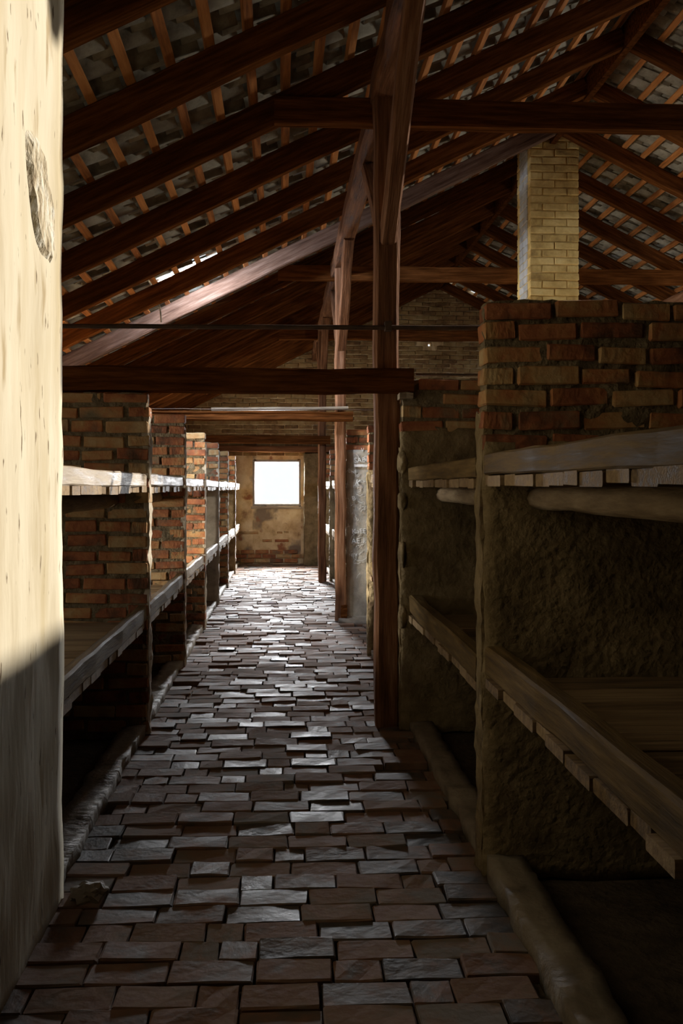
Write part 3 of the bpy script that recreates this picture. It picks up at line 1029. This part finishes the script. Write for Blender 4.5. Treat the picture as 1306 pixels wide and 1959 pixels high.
# ================================================================== BUNK SHELVES
PLANKS = [timber_mesh('deck_plank', 1.89, 0.20, 0.036, 'deck_wood', 200 + i, cham=0.004, jit=0.003, step=0.5) for i in range(5)]


def shelf(side, ya, yb, z_top, bh, label, seed, thick=0.042, upper=True):
    """front board, deck planks running back under it, and the log bearing them."""
    rr = random.Random(seed)
    sgn = -1 if side == 'left' else 1
    xe = AL if sgn < 0 else AR
    t = thing('bunk_shelf', (xe + sgn * 0.6, (ya + yb) / 2, z_top - bh - 0.036), label, 'bunk shelf', 'bunk shelves %s of the aisle' % side)
    xc = xe + sgn * (thick / 2 + rr.uniform(0, 0.01))
    zc = z_top - bh / 2
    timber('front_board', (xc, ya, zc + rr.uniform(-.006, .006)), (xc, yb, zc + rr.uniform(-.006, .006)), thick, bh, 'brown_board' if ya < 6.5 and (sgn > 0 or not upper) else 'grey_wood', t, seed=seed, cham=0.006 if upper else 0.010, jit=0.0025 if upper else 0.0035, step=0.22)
    y_ = ya + 0.01
    zd = z_top - bh - 0.02
    while y_ < yb - 0.05:
        w = min(rr.choice([0.13, 0.16, 0.19, 0.22, 0.25]), yb - y_)
        xs = xe + sgn * rr.uniform(0.0, 0.022)
        me = rr.choice(PLANKS)
        p0 = Vector((xs, y_ + w / 2, zd + rr.uniform(-.003, .003)))
        link('deck_plank', me, p0, t, quat=along(p0, p0 + Vector((sgn, 0, 0))), scale=(1, (w - 0.008) / 0.20, 1))
        y_ += w
    xl = xe + sgn * (0.21 if upper else 0.25)
    me = pole_mesh('support_log', yb - ya, 0.042, 0.05, 'log_wood', seed)
    link('support_log', me, (xl, yb, zd - 0.064), t, quat=along((xl, yb, zd), (xl + sgn * 0.03, ya, zd - 0.004)))
    return t


lb_edges = [3.54] + LY + [Y1]
for i in range(7):
    ya = lb_edges[i] + (THICK if i else 0) + 0.018
    yb = lb_edges[i + 1] - 0.018
    if i == 0:
        where = 'between the plaster wall and the first brick partition'
    elif i < 6:
        where = 'between the %s and %s partitions' % (nth[i - 1], nth[i])
    else:
        where = 'beyond the last partition by the far window'
    shelf('left', ya, yb, 1.525 - 0.004 * i, 0.072, 'upper left bunk shelf ' + where, 300 + i)
    shelf('left', ya, yb, 0.757, 0.092, 'lower left bunk shelf ' + where, 320 + i, thick=0.055, upper=False)
rwhere = ['in the right foreground, nearest the viewer', 'between the dark foreground partition and the nearest post',
          'just behind the nearest post', 'in the cross passage', 'behind the graffiti partition',
          'near the farthest post', 'just past the farthest post', 'beside the far window']
for i in (0, 1, 2, 4, 5, 6, 7):
    ya = RY[i] + THICK + 0.018
    yb = (RY[i + 1] if i < 7 else Y1) - 0.018
    shelf('right', ya, yb, 1.57 - 0.008 * i, 0.078, 'upper right bunk shelf ' + rwhere[i], 340 + i)
    shelf('right', ya, yb, 0.855 if i == 0 else 0.80, 0.108, 'lower right bunk shelf ' + rwhere[i], 360 + i, thick=0.07, upper=False)

# kerbs closing the floor-level bunks
for sgn, edges, side in ((-1, lb_edges, 'left'), (1, RY + [Y1], 'right')):
    for i in range(len(edges) - 1):
        if sgn > 0 and i == 3:
            continue             # cross passage
        ya = edges[i] + (THICK if (i or sgn > 0) else 0) + 0.006
        yb = edges[i + 1] - 0.006
        xe = AL - 0.02 if sgn < 0 else AR + 0.02
        x0, x1 = sorted((xe, xe + sgn * 0.13))
        hgt = 0.055 if sgn < 0 else (0.075 if i == 0 else 0.05)
        v, f = rough_box(x0, x1, ya, yb, -0.03, hgt, step=0.045, amp=0.015, freq=7, seed=i * 3 + sgn)
        where = ((['beside the plaster wall', 'past the first partition', 'past the second partition', 'past the third partition', 'past the fourth partition', 'past the fifth partition', 'at the far window'])[i] if sgn < 0 else rwhere[i])
        o = world_mesh('floor_kerb', v, f, 'kerb', base=((x0 + x1) / 2, (ya + yb) / 2, 0), smooth=True)
        tag(o, 'worn cement %s floor kerb %s' % (side, where), 'kerb', 'floor kerbs')

# ================================================================== CHIMNEY
CX0, CX1, CY0, CY1 = 2.66, 3.20, 10.56, 11.16
ch = thing('brick_chimney', ((CX0 + CX1) / 2, (CY0 + CY1) / 2, 0), 'tall square limewashed brick chimney rising to the roof ridge', 'chimney')
v, f = rough_box(CX0 + 0.01, CX1 - 0.01, CY0 + 0.01, CY1 - 0.01, -0.03, 5.75, step=0.08, amp=0.006, freq=14)
world_mesh('mortar', v, f, 'chimney_brick', ch)
rr = random.Random(33)
rest = MB()
restp = MB()
z, r_ = 0.0, 0
while z < 5.70:
    spec = []
    cuts = [0, 0.27, 0.54] if r_ % 2 == 0 else [0, 0.135, 0.405, 0.54]
    for a, b in zip(cuts, cuts[1:]):
        for yy in (CY0 + 0.06, CY1 - 0.06):
            spec.append((CX0 + (a + b) / 2, yy, 0, b - a, 'chimney_brick', yy < 11))
    n = 2
    for k in range(n):
        ln = (CY1 - CY0 - 0.25) / n
        yc = CY0 + 0.125 + ln * (k + 0.5)
        spec.append((CX0 + 0.062, yc, math.pi / 2, ln, 'pale_brick', True))
        spec.append((CX1 - 0.062, yc, math.pi / 2, ln, 'chimney_brick', True))
    for (x, yy, rz, ln, mt, show) in spec:
        me = rr.choice(BRICKS[mt])
        loc = Vector((x + rr.uniform(-.003, .003), yy + rr.uniform(-.004, .004), z + 0.037))
        rot = (rr.uniform(-.015, .015), rr.uniform(-.015, .015), rz + rr.uniform(-.012, .012))
        scl = ((ln - 0.01) / 0.246, 0.95, 1.06)
        if z > 3.3 and show:
            link('brick', me, loc, ch, rot=rot, scale=scl)
        else:
            (restp if mt == 'pale_brick' else rest).add_mesh(me, Matrix.LocRotScale(loc, __import__('mathutils').Euler(rot), Vector(scl)))
    z += 0.0835
    r_ += 1
o = world_mesh('bricks', rest.v, rest.f, 'chimney_brick', ch); o['kind'] = 'stuff'
o = world_mesh('pale_bricks', restp.v, restp.f, 'pale_brick', ch); o['kind'] = 'stuff'

# ================================================================== SMALL THINGS
bm = bmesh.new()
bmesh.ops.create_icosphere(bm, subdivisions=3, radius=1.0)
vv = []
for q in bm.verts:
    n_ = 1 + 0.45 * noise.noise(q.co * 1.9) + 0.2 * noise.noise(q.co * 5.0)
    vv.append((-0.68 + q.co.x * 0.062 * n_, 3.55 + q.co.y * 0.07 * n_, 0.012 + q.co.z * 0.038 * n_))
ff = [tuple(c.index for c in p_.verts) for p_ in bm.faces]
bm.free()
tag(world_mesh('rubble_chunk', vv, ff, 'kerb', base=(-0.68, 3.55, 0)), 'crumbled chunk of mortar at the plaster wall corner', 'rubble')
a, b = Vector((AL - 1.9, 10.50, 2.262)), Vector((1.02, 10.50, 2.258))
tag(link('cable', pole_mesh('cable', (b - a).length, 0.006, 0.006, 'iron', 71, sides=6, jit=0.002), a, None, quat=along(a, b)), 'thin cable strung along the second tie beam', 'cable')
a, b = Vector((0.80, 5.94, 2.122)), Vector((2.70, 5.94, 2.122))
tag(link('iron_strap', pole_mesh('iron_strap', (b - a).length, 0.007, 0.007, 'iron', 72, sides=6, jit=0.001), a, None, quat=along(a, b)), 'thin iron strap lying on the partition behind the nearest post', 'strap')
